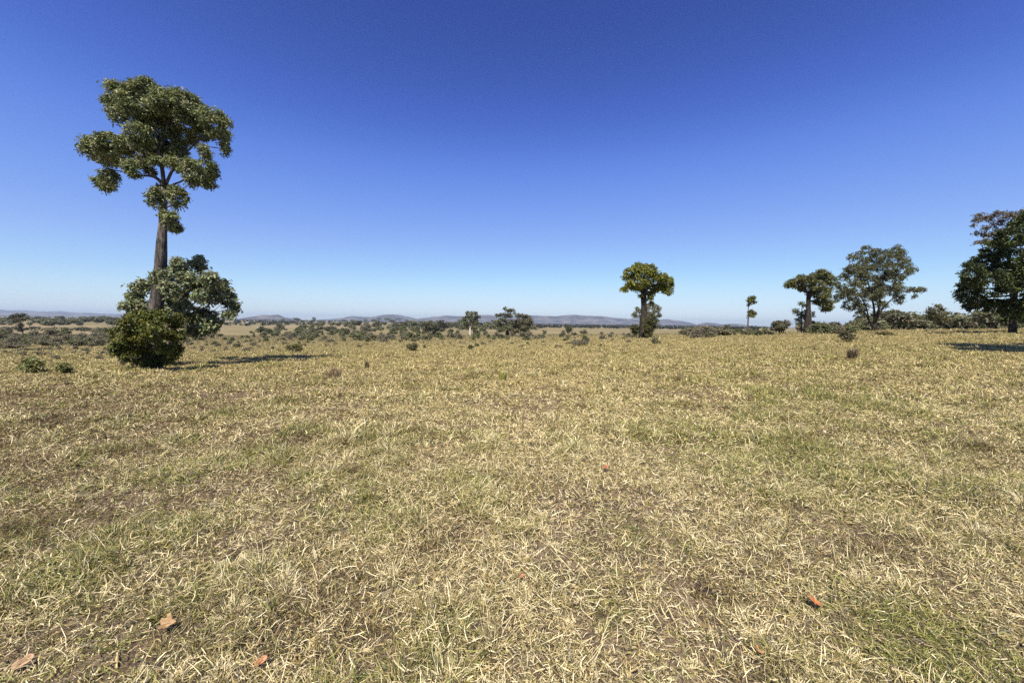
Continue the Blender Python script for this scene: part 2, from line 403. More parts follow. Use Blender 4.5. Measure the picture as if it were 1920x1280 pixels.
tag(link('grass', grass()), 'dry straw and olive grass with matted litter covering the paddock', None, None, 'stuff')

# ------------------------------------------------------------------ hills
def hills(name, label, prof, d0, d1, seed, col, dz=0):
    """a range with real depth: crest heights follow the skyline at the crest distance, foothills and gullies in front"""
    rng = np.random.default_rng(seed)
    px = np.array([q[0] for q in prof], float); py = np.array([q[1] for q in prof], float)
    xs = np.linspace(px[0], px[-1], 420); yy = np.interp(xs, px, py)
    yy = np.convolve(np.pad(yy, 2, 'edge'), np.hanning(7)[1:-1] / np.hanning(7).sum(), 'valid') + (fbm(xs, xs * 0 + seed * 7.7, 26, 4, seed) - .5) * 2.2
    nd = 40; ds = np.linspace(d0, d1, nd); dc = d0 + (d1 - d0) * .6
    V = np.zeros((nd, len(xs), 3))
    for i, (x, y_) in enumerate(zip(xs, yy)):
        crest = at(x, y_, dc); base = Hs(crest[0], dc) - 12
        for j, d in enumerate(ds):
            t = (d - d0) / (dc - d0)
            s = t if t < 1 else max(0, 1 - (d - dc) / (d1 - dc))
            s = s * s * (3 - 2 * s)
            V[j, i] = (crest[0] * d / dc, d, base + (crest[2] - base) * s)
    n = fbm(V[..., 0], V[..., 1], 900, 4, seed) - .5
    hgt = V[..., 2] - V[..., 2].min()
    V[..., 2] += n * np.minimum(hgt, 120) * .8 * (np.abs(V[..., 1] - dc) > (d1 - d0) / nd * .8)
    nx = len(xs); r_, c_ = np.meshgrid(np.arange(nd - 1), np.arange(nx - 1), indexing='ij'); a0 = (r_ * nx + c_).ravel()
    idx = np.stack([a0, a0 + 1, a0 + nx + 1, a0 + nx], 1)
    o = link(name, mesh_from(name, V.reshape(-1, 3), np.full(len(idx), 4), idx.ravel(), col, None, True))
    return tag(o, label, None, None, 'structure')
m, nt, N, L = newmat('hill_woodland')
geo = N('ShaderNodeNewGeometry')
c1 = mix(rfac(noise(.004, 6, .65), .42, .6), (.055, .055, .055), (.155, .135, .125))
p = N('ShaderNodeBsdfPrincipled', i_Roughness=1.0); p.inputs['Specular IOR Level'].default_value = 0; o = N('ShaderNodeOutputMaterial')
L(c1, p.inputs['Base Color']); L(p.outputs[0], o.inputs[0]); M_HILL = m
hills('hills', 'long blue-mauve range along the horizon', [(560, 606), (600, 600), (640, 597), (658, 592.5), (680, 593.5), (705, 594), (720, 590.5), (735, 590), (757, 593), (782, 599), (800, 596), (832, 591.5), (868, 593),
    (905, 591), (930, 592.5), (1000, 592), (1040, 593), (1075, 590.5), (1108, 592), (1140, 594), (1165, 597), (1195, 599), (1235, 601), (1256, 600), (1280, 603), (1312, 610), (1340, 613)], 8200, 11800, 2, M_HILL)
hills('hills', 'low blue rise at the right end of the range', [(1270, 614), (1300, 610), (1326, 604.5), (1352, 607.5), (1384, 607), (1420, 612), (1450, 617)], 7000, 9500, 3, M_HILL)
hills('hills', 'small pale rocky hill beside the tall bottle tree', [(430, 600), (462, 595.5), (474, 593.5), (492, 591.5), (506, 592), (522, 591), (534, 595.5), (570, 600)], 5600, 7200, 4, M_HILL)
hills('hills', 'low faint rise along the left horizon', [(-220, 582), (-60, 581), (5, 582), (50, 584), (76, 585), (108, 584.5), (150, 587), (200, 588.5), (250, 590.5), (330, 595), (420, 600)], 8000, 11000, 5, M_HILL)

# ------------------------------------------------------------------ the trees one can tell apart
Z1 = zoomed(120, 130, 4.0); Z1l = zl(120, 130, 4.0)
D1 = 16.5
tree('bottle_tree', 'tallest tree, a bottle tree with a thick grey trunk and broken dark crown', 'tree', D1,
     [(283, 684, 40), (287, 640, 37), (291, 590, 33), (298, 530, 29), (302, 480, 24), (305, 430, 17), (307, 380, 13.5), (308, 352, 13)],
     Z1([(430, 190, 140, 85), (640, 160, 130, 75), (560, 280, 190, 100, -.4), (780, 250, 160, 90), (940, 260, 115, 75), (400, 330, 90, 80), (700, 400, 190, 85, .3), (1000, 380, 130, 80), (1140, 410, 120, 95, -.3),
         (880, 500, 140, 80, .4), (560, 490, 115, 80, -.6), (620, 570, 110, 65), (1210, 590, 42, 55), (1060, 610, 55, 55), (1190, 490, 70, 50),
         (240, 590, 120, 85), (340, 560, 120, 85, -.5), (330, 670, 110, 60), (450, 650, 110, 90), (530, 740, 95, 70), (280, 850, 72, 55), (345, 800, 62, 60), (340, 880, 55, 45),
         (760, 640, 90, 65, .5), (860, 700, 90, 80, .4), (960, 760, 95, 90), (1075, 750, 90, 75, .3), (1085, 850, 62, 60), (980, 840, 62, 45),
         (690, 970, 55, 80, -.2), (850, 960, 80, 85), (760, 900, 65, 55, .4), (800, 1120, 60, 60, -.2), (835, 1185, 55, 50), (745, 1090, 32, 40, -.3), (640, 640, 70, 50, .5), (720, 560, 90, 60, .6), (850, 610, 80, 60, .5), (590, 690, 55, 40, .3), (1000, 320, 100, 80), (330, 250, 50, 50), (520, 130, 80, 45), (850, 200, 90, 55), (1050, 480, 90, 60, .3), (450, 560, 80, 60, .3), (760, 330, 140, 80, .7), (690, 690, 55, 42, -.5), (800, 690, 55, 45, -.4), (640, 760, 48, 34, .2)]),
     limbs=[Z1l([(745, 870, 32), (700, 820, 28), (640, 800, 22), (520, 795, 14), (430, 765, 12), (370, 760, 8)]),
            Z1l([(700, 820, 30), (620, 750, 22), (570, 650, 16), (470, 560, 10)]),
            Z1l([(750, 860, 40), (735, 740, 34), (710, 640, 28), (700, 500, 20), (620, 410, 18), (560, 300, 10)]),
            Z1l([(765, 860, 32), (810, 760, 26), (850, 670, 21), (930, 610, 18), (1000, 540, 13), (1080, 520, 11)]),
            Z1l([(775, 890, 26), (830, 860, 20), (880, 840, 15), (960, 790, 10)]),
            Z1l([(715, 600, 26), (760, 480, 20), (790, 380, 14), (850, 280, 9)]),
            Z1l([(1000, 550, 14), (1080, 580, 10), (1150, 590, 7), (1210, 610, 4)])],
     seed=4, grow=1.14, L=.125, W=.055, cover=1.8, col=(.16, .185, .07), col2=(.25, .26, .115), sub=.34, fill=1.15, var=.32)

Z2 = zoomed(180, 440, 4.57); Z2l = zl(180, 440, 4.57)
tree('bushy_tree', 'grey-green bushy tree spreading right behind the tallest trunk', 'tree', D1 + 1.0,
     Z2l([(640, 1090, 70), (650, 900, 62), (670, 760, 52), (700, 640, 40), (730, 520, 26)]),
     Z2([(560, 370, 115, 80, -1.6), (700, 290, 100, 75), (690, 230, 60, 40), (860, 260, 110, 65), (890, 205, 45, 35), (800, 400, 150, 95), (970, 380, 110, 90), (1050, 450, 110, 90), (1120, 540, 90, 90), (1180, 620, 60, 75), (1150, 690, 75, 50),
         (960, 530, 150, 80, -.8), (900, 700, 150, 80), (1010, 740, 110, 60), (860, 820, 140, 70), (950, 800, 100, 60), (400, 450, 105, 70), (330, 540, 85, 75), (290, 610, 95, 55), (390, 610, 110, 70), (620, 470, 110, 70, -1.7), (700, 520, 120, 80), (640, 600, 90, 60), (760, 640, 110, 90)]),
     limbs=[Z2l([(690, 660, 34), (800, 610, 22), (900, 650, 14), (1030, 662, 9), (1130, 640, 5)]), Z2l([(720, 560, 26), (820, 470, 18), (940, 400, 12), (1020, 420, 6)]), Z2l([(680, 690, 24), (560, 610, 16), (430, 590, 9), (330, 590, 5)])],
     seed=7, leafmat_=M_LEAFG, L=.16, W=.085, cover=1.7, grow=1.08, col=(.155, .172, .08), col2=(.23, .24, .125), sub=.34, fill=1.1, var=.38)
tree('dense_shrub', 'rounded yellow-green shrub hiding the foot of the tallest tree', 'shrub', D1 - 1.6,
     Z2l([(430, 1130, 30), (440, 1000, 26), (430, 880, 18), (420, 800, 10)]),
     Z2([(300, 760, 130, 80, -.9), (215, 850, 105, 85, -.7), (180, 980, 85, 75, -.6), (380, 700, 140, 70, -.5), (560, 700, 130, 75, -.4), (690, 740, 120, 80, .2), (320, 880, 140, 85, -.8), (500, 830, 160, 95, -1.0), (680, 870, 110, 85, -.3), (590, 975, 100, 65, -.7), (440, 960, 150, 100, .3),
         (300, 1040, 80, 70, .8), (400, 1085, 110, 65, .5), (540, 1085, 95, 70, .6), (440, 1100, 90, 50, .1), (600, 1050, 70, 70, 1.0), (250, 950, 90, 70, -.2), (690, 980, 62, 75, -.1), (650, 1060, 60, 60, .2)]),
     seed=9, bark=M_BARKD, L=.11, W=.05, cover=1.6, col=(.078, .094, .012), col2=(.13, .125, .02), sub=.28, var=.5, maxsub=110)

Z6 = zoomed(1100, 470, 5.333); Z6l = zl(1100, 470, 5.333)
D4 = 47
tree('umbrella_bottle_tree', 'yellow-green umbrella-crowned bottle tree with a stout dark trunk in mid field', 'tree', D4,
     Z6l([(572, 872, 104), (575, 780, 92), (570, 680, 80), (572, 560, 62), (570, 450, 58), (580, 415, 56)]),
     Z6([(520, 170, 95, 52), (620, 175, 90, 55), (450, 220, 85, 62), (560, 230, 130, 60, -.6), (400, 265, 48, 45), (660, 215, 55, 50), (510, 330, 120, 65, -1.0), (590, 330, 60, 50, -.7), (430, 360, 80, 48, -.6), (370, 385, 48, 32), (540, 385, 70, 40),
         (750, 265, 75, 60), (800, 320, 75, 70), (830, 380, 55, 65), (770, 370, 65, 55), (810, 430, 30, 35), (690, 300, 60, 70, .8), (680, 390, 50, 52), (640, 430, 40, 40), (632, 480, 32, 42), (645, 530, 24, 30), (540, 450, 26, 22, -.6)]),
     limbs=[Z6l([(570, 440, 44), (540, 380, 30), (460, 330, 16), (400, 350, 8)]), Z6l([(580, 440, 40), (610, 370, 28), (660, 350, 20), (760, 310, 10)]), Z6l([(570, 420, 36), (560, 300, 22), (520, 210, 10)]), Z6l([(590, 420, 28), (610, 300, 18), (640, 210, 8)])],
     seed=12, bark=M_BARKD, L=.26, W=.13, cover=1.5, grow=1.06, col=(.175, .175, .026), col2=(.12, .135, .03), sub=.28, var=.45)
tree('open_crowned_tree', 'small open-crowned tree half hidden behind the umbrella bottle tree', 'tree', D4 + 7,
     Z6l([(640, 850, 26), (630, 720, 22), (620, 640, 16)]),
     Z6([(640, 555, 65, 38), (700, 590, 50, 55), (725, 650, 28, 38), (590, 580, 50, 40), (510, 600, 45, 45), (470, 645, 35, 38), (620, 640, 48, 40), (540, 660, 40, 26)]),
     seed=14, bark=M_BARK, L=.26, W=.12, cover=.8, col=(.14, .14, .06), col2=(.17, .15, .09), sub=.34, var=.3)
def bush(name, label, px, py, w, h, seed, col, col2=None, cat='shrub', group=None, L=None, d=None, cover=.9, stems=True, nb=6, mat=M_LEAF):
    """a shrub of several clumps on the ground: px, py its foot, w and h its size in pixels"""
    rng = np.random.default_rng(seed)
    g = ground(px, py) if d is None else np.array((at(px, py, d)[0], d, 0))
    g[2] = Hs(g[0], g[1]); s = g[1] / F; W_, H_ = w * s, h * s
    B = []
    for k in range(nb):
        a = rng.uniform(0, 6.283); q = rng.uniform(0, .3) * W_
        zz = rng.uniform(.3, .72) * H_; r = rng.uniform(.22, .32)
        B.append((g + np.array((math.cos(a) * q, math.sin(a) * q, zz)), (r * W_, r * W_, min(rng.uniform(.24, .34) * H_, zz))))
    L_ = L or max(.05, 2.6 * s)
    me = crown_mesh(name, B, g, mat=mat, seed=seed, L=L_, W=L_ * .5, cover=cover, col=col, col2=col2, sub=.36, var=.35, maxsub=24)
    root = empty(name, g, label, cat, group)
    link('foliage', me, root)
    gg = Geo()
    for k in range(5):
        e = B[k % nb][0] + rng.normal(size=3) * .08 * W_
        b0 = g + np.array((rng.normal() * .04 * W_, rng.normal() * .04 * W_, -.03))
        gg.tube(spline([b0, (b0 + e) / 2 + rng.normal(size=3) * .05 * W_, e], 5), np.linspace(.025 * W_, .01 * W_, 5), 5, rng)
    link('stem', gg.mesh('stem', M_BARKD, g), root)
    return root
OLV = (.115, .11, .035); DRK = (.07, .075, .027); GRY = (.16, .15, .095); BRN = (.16, .12, .07); GRN = (.19, .195, .06)
bush('dark_shrub', 'dark shrub against the left foot of the umbrella bottle tree', 1190, 632, 24, 29, 31, DRK, OLV)
bush('dark_shrub', 'tall dark shrub hugging the trunk of the umbrella bottle tree', 1218, 635, 30, 52, 32, DRK, OLV, d=45.3, nb=10)
bush('spreading_shrub', 'low olive shrub sprawling right of the umbrella bottle tree', 1230, 645, 22, 12, 33, OLV, GRY)

D5 = 60
tree('pompom_tree', 'thin little tree with separate pompom clumps of leaves', 'tree', D5,
     Z6l([(1610, 812, 26), (1612, 740, 18), (1616, 640, 11), (1617, 560, 8), (1628, 500, 7)]),
     Z6([(1630, 485, 40, 35), (1665, 480, 38, 34), (1645, 500, 48, 26), (1682, 520, 22, 20), (1622, 540, 23, 20), (1650, 620, 44, 36), (1660, 640, 40, 34), (1630, 640, 26, 30)]),
     seed=16, bark=M_BARK, depthspread=.4, twigs=1, L=.26, W=.14, cover=1.3, col=(.12, .12, .03), col2=(.08, .09, .03), sub=.34)

Z7 = zoomed(1380, 430, 4.8); Z7l = zl(1380, 430, 4.8)
D6 = 56
tree('flat_topped_bottle_tree', 'lopsided flat-topped bottle tree with a dark tapering trunk', 'tree', D6,
     Z7l([(648, 935, 92), (648, 870, 76), (650, 770, 56), (652, 680, 46), (655, 600, 42), (665, 560, 40)]),
     Z7([(580, 440, 70, 36), (500, 480, 60, 42), (470, 500, 34, 30), (560, 490, 85, 52), (640, 455, 75, 45), (610, 530, 70, 42), (700, 430, 65, 48), (770, 410, 62, 50), (780, 380, 38, 28), (820, 440, 55, 60), (730, 500, 90, 60, -.8), (830, 520, 48, 60), (700, 570, 75, 50), (800, 590, 75, 60), (760, 650, 75, 50), (840, 670, 45, 48), (800, 710, 65, 42), (850, 700, 34, 36)]),
     limbs=[Z7l([(655, 590, 30), (600, 520, 18), (520, 490, 8)]), Z7l([(662, 570, 30), (710, 500, 20), (780, 430, 8)]), Z7l([(662, 650, 20), (720, 640, 14), (790, 680, 7)])],
     seed=18, bark=M_BARKD, L=.3, W=.15, cover=1.4, grow=1.05, col=(.10, .105, .032), col2=(.14, .14, .05), sub=.32, var=.36)
tree('slender_tree', 'slender clumpy tree left behind the flat-topped bottle tree', 'tree', D6 + 5,
     Z7l([(590, 930, 16), (588, 840, 13), (592, 740, 10), (596, 680, 7)]),
     Z7([(590, 668, 38, 22), (620, 690, 28, 24), (535, 735, 34, 34), (580, 770, 45, 38), (625, 750, 35, 40), (690, 765, 28, 32), (560, 810, 30, 26), (690, 840, 30, 28), (620, 800, 34, 30)]),
     seed=20, L=.3, W=.14, cover=.8, col=(.085, .088, .032), col2=(.11, .11, .045), sub=.36)
bush('dark_shrub', 'dark upright shrub left of the flat-topped bottle tree trunk', 1497, 623, 19, 24, 34, DRK, GRY)
bush('round_bush', 'smooth round grey-olive bush left of the flat-topped bottle tree', 1464, 627, 42, 28, 35, (.085, .08, .04), GRY, nb=9)

D7 = 60
rg7 = np.random.default_rng(77); E7 = []
# the gum's crown: open clumps inside the outline of its canopy
poly = [(910, 560), (905, 430), (1000, 370), (1030, 240), (1150, 185), (1380, 155), (1480, 185), (1570, 290), (1610, 390), (1600, 450), (1530, 480), (1490, 560), (1470, 650), (1330, 700), (1200, 720), (1130, 780), (1000, 745), (930, 690), (920, 600)]
def inside(x, y, P):
    r = False; j = len(P) - 1
    for i in range(len(P)):
        if (P[i][1] > y) != (P[j][1] > y) and x < (P[j][0] - P[i][0]) * (y - P[i][1]) / (P[j][1] - P[i][1]) + P[i][0]: r = not r
        j = i
    return r
while len(E7) < 86:
    x, y = rg7.uniform(900, 1620), rg7.uniform(150, 790)
    if not inside(x, y, poly): continue
    if 1150 < x < 1290 and y > 640: continue
    s = rg7.uniform(.8, 1.25)
    if all((x - e[0]) ** 2 + ((y - e[1]) * 1.25) ** 2 >(43) ** 2 for e in E7): E7.append((x, y, 50 * s, 42 * s))
    elif rg7.random() < .02: E7.append((x, y, 40 * s, 30 * s))
E7 += [(1560, 545, 45, 34), (1620, 540, 50, 36), (1680, 545, 38, 34), (1600, 600, 38, 28), (935, 430, 26, 22), (920, 520, 24, 18), (985, 530, 30, 22), (910, 560, 14, 22), (1480, 655, 16, 20)]
tree('gum_tree', 'large open-crowned gum tree forking low into several stems', 'tree', D7,
     Z7l([(1248, 925, 62), (1246, 880, 52), (1250, 840, 44)]),
     Z7(E7), limbs=[Z7l([(1250, 850, 36), (1285, 720, 28), (1300, 580, 22), (1330, 440, 14), (1380, 300, 6)]), Z7l([(1245, 860, 30), (1245, 740, 24), (1220, 600, 16), (1180, 440, 10), (1150, 300, 5)]),
                    Z7l([(1240, 880, 26), (1195, 820, 20), (1160, 750, 13), (1090, 690, 9), (1000, 660, 5)]), Z7l([(1265, 800, 22), (1330, 700, 16), (1440, 600, 11), (1540, 560, 7), (1640, 560, 4)]), Z7l([(1300, 590, 14), (1400, 500, 9), (1500, 430, 6), (1590, 380, 4)]), Z7l([(1200, 830, 16), (1170, 700, 12), (1090, 560, 8), (980, 450, 4)])],
     seed=22, bark=M_BARKD, twigs=4, depthspread=1.0, grow=1.04, L=.26, W=.11, cover=.72, col=(.085, .092, .033), col2=(.12, .112, .048), sub=.34, fill=.8, var=.35, droop=.6)

Z8 = zoomed(1640, 370, 3.879); Z8l = zl(1640, 370, 3.879)
D8 = 40
tree('dense_dark_tree', 'dense dark green tree cut by the right edge', 'tree', D8,
     Z8l([(1003, 975, 70), (1005, 900, 56), (1010, 800, 48), (1030, 650, 40)]),
     Z8([(680, 690, 95, 90), (660, 640, 60, 55), (720, 560, 100, 90), (700, 500, 60, 50), (800, 470, 110, 85, -1), (880, 380, 110, 90, -1.5), (960, 300, 110, 85), (1040, 210, 90, 70), (1110, 150, 90, 60), (1150, 260, 130, 100, -2), (1000, 450, 150, 120, -2.5), (860, 620, 150, 120, -2.5), (1050, 600, 160, 130, -3), (760, 760, 110, 60), (690, 790, 65, 40), (880, 800, 130, 70, -1.5), (1000, 800, 110, 80, -2.2),
         (1130, 760, 130, 90, -3), (980, 880, 90, 45), (1090, 860, 100, 55), (1180, 450, 140, 130, -2), (1250, 620, 140, 140), (1250, 300, 120, 110), (1300, 780, 120, 90), (640, 730, 40, 50)]),
     seed=24, bark=M_BARKD, depthspread=1.2, L=.26, W=.13, cover=1.5, col=(.032, .045, .01), col2=(.07, .09, .017), sub=.26, var=.4, maxsub=70)  # dark foliage, its tint lowered further to stand in for shade
tree('gum_tree', 'sparse brownish gum crown rising behind the dense dark tree', 'tree', D8 + 14,
     Z8l([(1010, 960, 48), (1000, 600, 40), (960, 380, 26), (930, 240, 14)]),
     Z8([(760, 135, 50, 30), (840, 150, 60, 42), (900, 190, 50, 40), (950, 130, 70, 34), (1030, 130, 55, 38), (740, 165, 40, 26), (810, 220, 45, 28), (735, 255, 30, 18), (790, 270, 45, 26), (745, 330, 26, 20), (800, 320, 42, 34), (850, 270, 36, 30), (720, 200, 26, 18), (1000, 220, 60, 40), (930, 250, 60, 40), (880, 110, 40, 20), (1080, 110, 40, 30), (1160, 160, 80, 60)]),
     limbs=[Z8l([(960, 400, 26), (900, 320, 16), (830, 280, 10), (760, 260, 5)]), Z8l([(930, 260, 14), (860, 200, 9), (780, 150, 5)]), Z8l([(940, 280, 14), (980, 180, 9), (1050, 120, 5)])],
     seed=26, bark=M_BARKD, twigs=4, L=.36, W=.14, cover=.7, col=(.11, .092, .05), col2=(.13, .1, .07), sub=.42, droop=.6)

# a tree just outside the right edge whose shade lies on the grass
tree('dense_dark_tree', 'dense dark green tree standing just beyond the right edge', 'tree', 17,
     [(2120, 655, 30), (2120, 550, 26), (2125, 440, 20)],
     [(2110, 370, 130, 90), (2030, 400, 80, 70), (2010, 360, 60, 60), (2220, 390, 110, 80), (2090, 300, 110, 70), (2180, 310, 90, 70), (2060, 450, 90, 50), (1990, 440, 45, 40)],
     seed=28, bark=M_BARKD, L=.26, W=.13, cover=1.5, col=(.03, .042, .01), col2=(.056, .075, .016), sub=.3)

# centre group on the plain
Z5 = zoomed(780, 540, 5.333); Z5l = zl(780, 540, 5.333)
d10 = 190
tree('white_trunk_gum', 'gum with a white trunk and upright spiky crown left of the dark pair', 'tree', d10,
     Z5l([(542, 470, 24), (540, 420, 20), (544, 390, 12)]),
     Z5([(515, 255, 22, 24), (555, 250, 20, 26), (600, 255, 20, 26), (490, 300, 28, 26), (540, 300, 30, 30), (590, 310, 32, 30), (625, 285, 14, 18), (500, 345, 34, 26), (560, 350, 40, 26), (605, 345, 26, 28), (530, 385, 40, 22), (590, 390, 30, 22), (490, 380, 20, 16)]),
     seed=30, bark=M_BARKW, L=.75, W=.36, twigs=0, limbr=.1, grow=1.1, cover=1.7, col=(.12, .12, .055), col2=(.16, .155, .085), sub=.4)
tree('spreading_gum', 'taller ragged gum at left of the dark pair on the plain', 'tree', 165,
     Z5l([(914, 500, 26), (912, 440, 22), (905, 380, 16), (898, 300, 8)]),
     Z5([(890, 205, 24, 22), (915, 230, 38, 24), (960, 225, 34, 26), (870, 265, 40, 26), (825, 270, 34, 28), (940, 275, 50, 30), (985, 250, 20, 20), (880, 320, 55, 32), (820, 335, 38, 24), (810, 370, 26, 20), (870, 375, 60, 30), (950, 340, 50, 34), (920, 400, 60, 28), (850, 415, 45, 22), (960, 420, 40, 30), (830, 430, 24, 14)]),
     seed=32, bark=M_BARKD, L=.7, W=.34, cover=.95, col=(.11, .112, .05), col2=(.15, .145, .075), sub=.4)
tree('rounded_gum', 'rounded brownish tree at right of the dark pair on the plain', 'tree', 170,
     Z5l([(1060, 482, 30), (1060, 430, 24), (1062, 360, 16)]),
     Z5([(1020, 270, 40, 26), (1075, 280, 50, 26), (1115, 290, 40, 26), (1140, 330, 34, 34), (1090, 330, 60, 34), (1020, 330, 52, 36), (1000, 380, 46, 34), (1060, 390, 60, 34), (1120, 380, 45, 36), (1040, 430, 55, 26), (1100, 425, 45, 24), (995, 440, 36, 22), (1155, 345, 20, 22)]),
     seed=34, bark=M_BARKD, L=.7, W=.34, cover=1.1, col=(.12, .11, .05), col2=(.14, .122, .07), sub=.38)
Z3 = zoomed(0, 560, 8.0); Z3l = zl(0, 560, 8.0)
tree('leaning_gum', 'lone gum with a leaning dark trunk above the scrub at far left', 'tree', 185,
     Z3l([(352, 545, 26), (335, 490, 22), (310, 420, 18), (290, 340, 12)]),
     Z3([(200, 270, 55, 45), (270, 250, 60, 40), (340, 245, 55, 40), (410, 275, 32, 30), (290, 320, 75, 50), (220, 330, 50, 45), (360, 320, 45, 50), (300, 400, 65, 50), (330, 460, 42, 40), (290, 470, 30, 28), (170, 290, 28, 30)]),
     seed=36, bark=M_BARKD, L=.7, W=.35, cover=1.1, col=(.085, .083, .046), col2=(.115, .1, .06), sub=.36)

# ------------------------------------------------------------------ copies of small trees and shrubs farther off
def proto_shrub(seed, col, col2, asp, nb=7, trunk=False, airy=.9):
    """unit-height prototype standing at the origin"""
    rng = np.random.default_rng(seed); B = []
    lo = .3 if trunk else .06
    for k in range(nb):
        a = rng.uniform(0, 6.283); q = rng.uniform(0, .34) * asp
        zc = rng.uniform(lo + .2, .78) if trunk or k > nb // 2 else rng.uniform(.16, .3); r = rng.uniform(.17, .26)
        B.append((np.array((math.cos(a) * q, math.sin(a) * q, zc)), (r * asp, r * asp, .22 if trunk else min(.22, zc + .03))))
    cm = crown_mesh('crown', B, (0, 0, 0), seed=seed, L=.12, W=.075, cover=airy * 1.2, col=(col[0] * 2.1, col[1] * 2.2, col[2] * 2.1), col2=(col2[0] * 2.2, col2[1] * 2.25, col2[2] * 2.2), sub=.4, var=.42, maxsub=16)
    g = Geo()
    top = B[0][0]
    g.tube(spline([(0, 0, -.04), (rng.normal() * .03, 0, .25), top], 6), np.linspace(.035, .012, 6), 6, rng)
    for c, r in B[1:4]: g.tube(spline([(0, 0, .12), c * .5 + np.array((0, 0, .05)), c], 5), np.linspace(.02, .007, 5), 5, rng)
    return cm, g.mesh('trunk', M_BARKD)
PT = [proto_shrub(100 + k, c, c2, a, n, t, v) for k, (c, c2, a, n, t, v) in enumerate([
    ((.06, .06, .028), (.08, .075, .045), 1.3, 8, False, .9), ((.07, .062, .036), (.095, .08, .055), 1.6, 9, False, .8), ((.05, .055, .024), (.07, .07, .035), 1.0, 7, False, 1.0),
    ((.085, .075, .05), (.10, .09, .065), 1.5, 9, False, .8), ((.06, .06, .032), (.078, .07, .045), .9, 8, True, .9), ((.065, .068, .036), (.085, .08, .05), 1.15, 9, True, .85), ((.055, .055, .03), (.075, .068, .045), 1.5, 10, True, .95)])]
rs = np.random.default_rng(8)
def place(name, kind, p, h, label, cat, group, two=False, sx=1.0):
    cm, tm = PT[kind]
    s = (h * sx, h * sx, h)
    if two:
        r = empty(name, p, label, cat, group); r.rotation_euler.z = rs.uniform(0, 6.28); r.scale = s
        link('trunk', tm, r); link('crown', cm, r); return r
    o = link(name, cm, None, p); o.rotation_euler.z = rs.uniform(0, 6.28); o.scale = s
    return tag(o, label, cat, group)
def scatter(n, x0, x1, y0, y1, hpx, kinds, name, label, group, cat='shrub', hm=None, minsep=5, cond=None):
    pts = []; t = 0
    while len(pts) < n and t < n * 60:
        t += 1
        x, y = rs.uniform(x0, x1), rs.uniform(y0, y1)
        if cond and not cond(x, y): continue
        if any((x - a) ** 2 + ((y - b) * 2.2) ** 2 < minsep ** 2 for a, b in pts): continue
        pts.append((x, y)); p = ground(x, y + .014 * (x - 960) * 0)
        h = rs.uniform(*hpx) / F * p[1] if hm is None else rs.uniform(*hm)
        place(name, int(rs.choice(kinds)), p, h, label, cat, group, sx=rs.uniform(.9, 1.75))
# thick scrub at far left, in front of the leaning gum
scatter(80, -8, 212, 624, 658, (8, 19), [0, 1, 1, 2, 3], 'scrub_bush', 'grey-brown bush in the thick scrub left of the tallest tree', 'scrub bushes on the left slope', minsep=6, cond=lambda x, y: not (24 < x < 62 and y < 635) and y < 637 + 20 * float(vnoise(np.array(x / 26.), np.array(3.5))) and float(vnoise(np.array(x / 17.), np.array(y / 7.))) > .34)
scatter(58, -6, 240, 604, 616, (8, 17), [4, 5, 6, 6], 'paddock_tree', 'low dark tree in the wooded belt beyond the left scrub', 'trees of the left wooded belt', 'tree', minsep=4.5, cond=lambda x, y: not 22 < x < 56)
# slope and scrub belt between the tallest tree and the centre pair
scatter(88, 440, 860, 617, 641, (5, 17), [0, 1, 2, 3, 2], 'scrub_bush', 'dark bush in the scrub belt between the tallest tree and the white-trunked gum', 'scrub bushes of the middle belt', minsep=5, cond=lambda x, y: float(vnoise(np.array(x / 40.), np.array(y / 6.))) > .36)
scatter(40, 560, 1000, 628, 640, (8, 15), [0, 2, 2, 3], 'scrub_bush', 'dark bush along the near edge of the scrub below the dark pair', 'scrub bushes below the dark pair', minsep=8)
scatter(70, 560, 1000, 612, 628, (9, 17), [4, 5, 6], 'paddock_tree', 'small dark tree standing within the middle scrub belt', 'trees within the middle scrub belt', 'tree', minsep=8)
scatter(26, 345, 520, 624, 652, (6, 11), [0, 2, 1], 'slope_bush', 'small dark bush dotted on the slope right of the tallest tree', 'bushes dotted beside the tallest tree', minsep=9)
scatter(30, 520, 1190, 640, 654, (4, 8), [0, 2, 1], 'slope_bush', 'tiny dark bush dotted along the edge of the grass field', 'tiny bushes along the field edge', minsep=14)
scatter(20, 1000, 1200, 626, 640, (6, 11), [0, 2, 3], 'scrub_bush', 'low dark bush left of the umbrella bottle tree at the field edge', 'bushes left of the umbrella bottle tree', minsep=8)
scatter(28, 520, 780, 601, 612, (5, 10), [4, 5, 6], 'paddock_tree', 'far small tree standing alone on the tan plain', 'lone trees on the tan plain', 'tree', minsep=9)
scatter(26, 0, 205, 655, 676, (5, 10), [1, 3, 1], 'slope_bush', 'low pale olive bush dotted in the dry grass before the left scrub', 'low bushes before the left scrub', minsep=9)
scatter(30, 345, 640, 640, 662, (4, 9), [1, 3, 3], 'slope_bush', 'low pale olive bush dotted on the slope around the tall tree shadow', 'low bushes beyond the tall tree shadow', minsep=9)
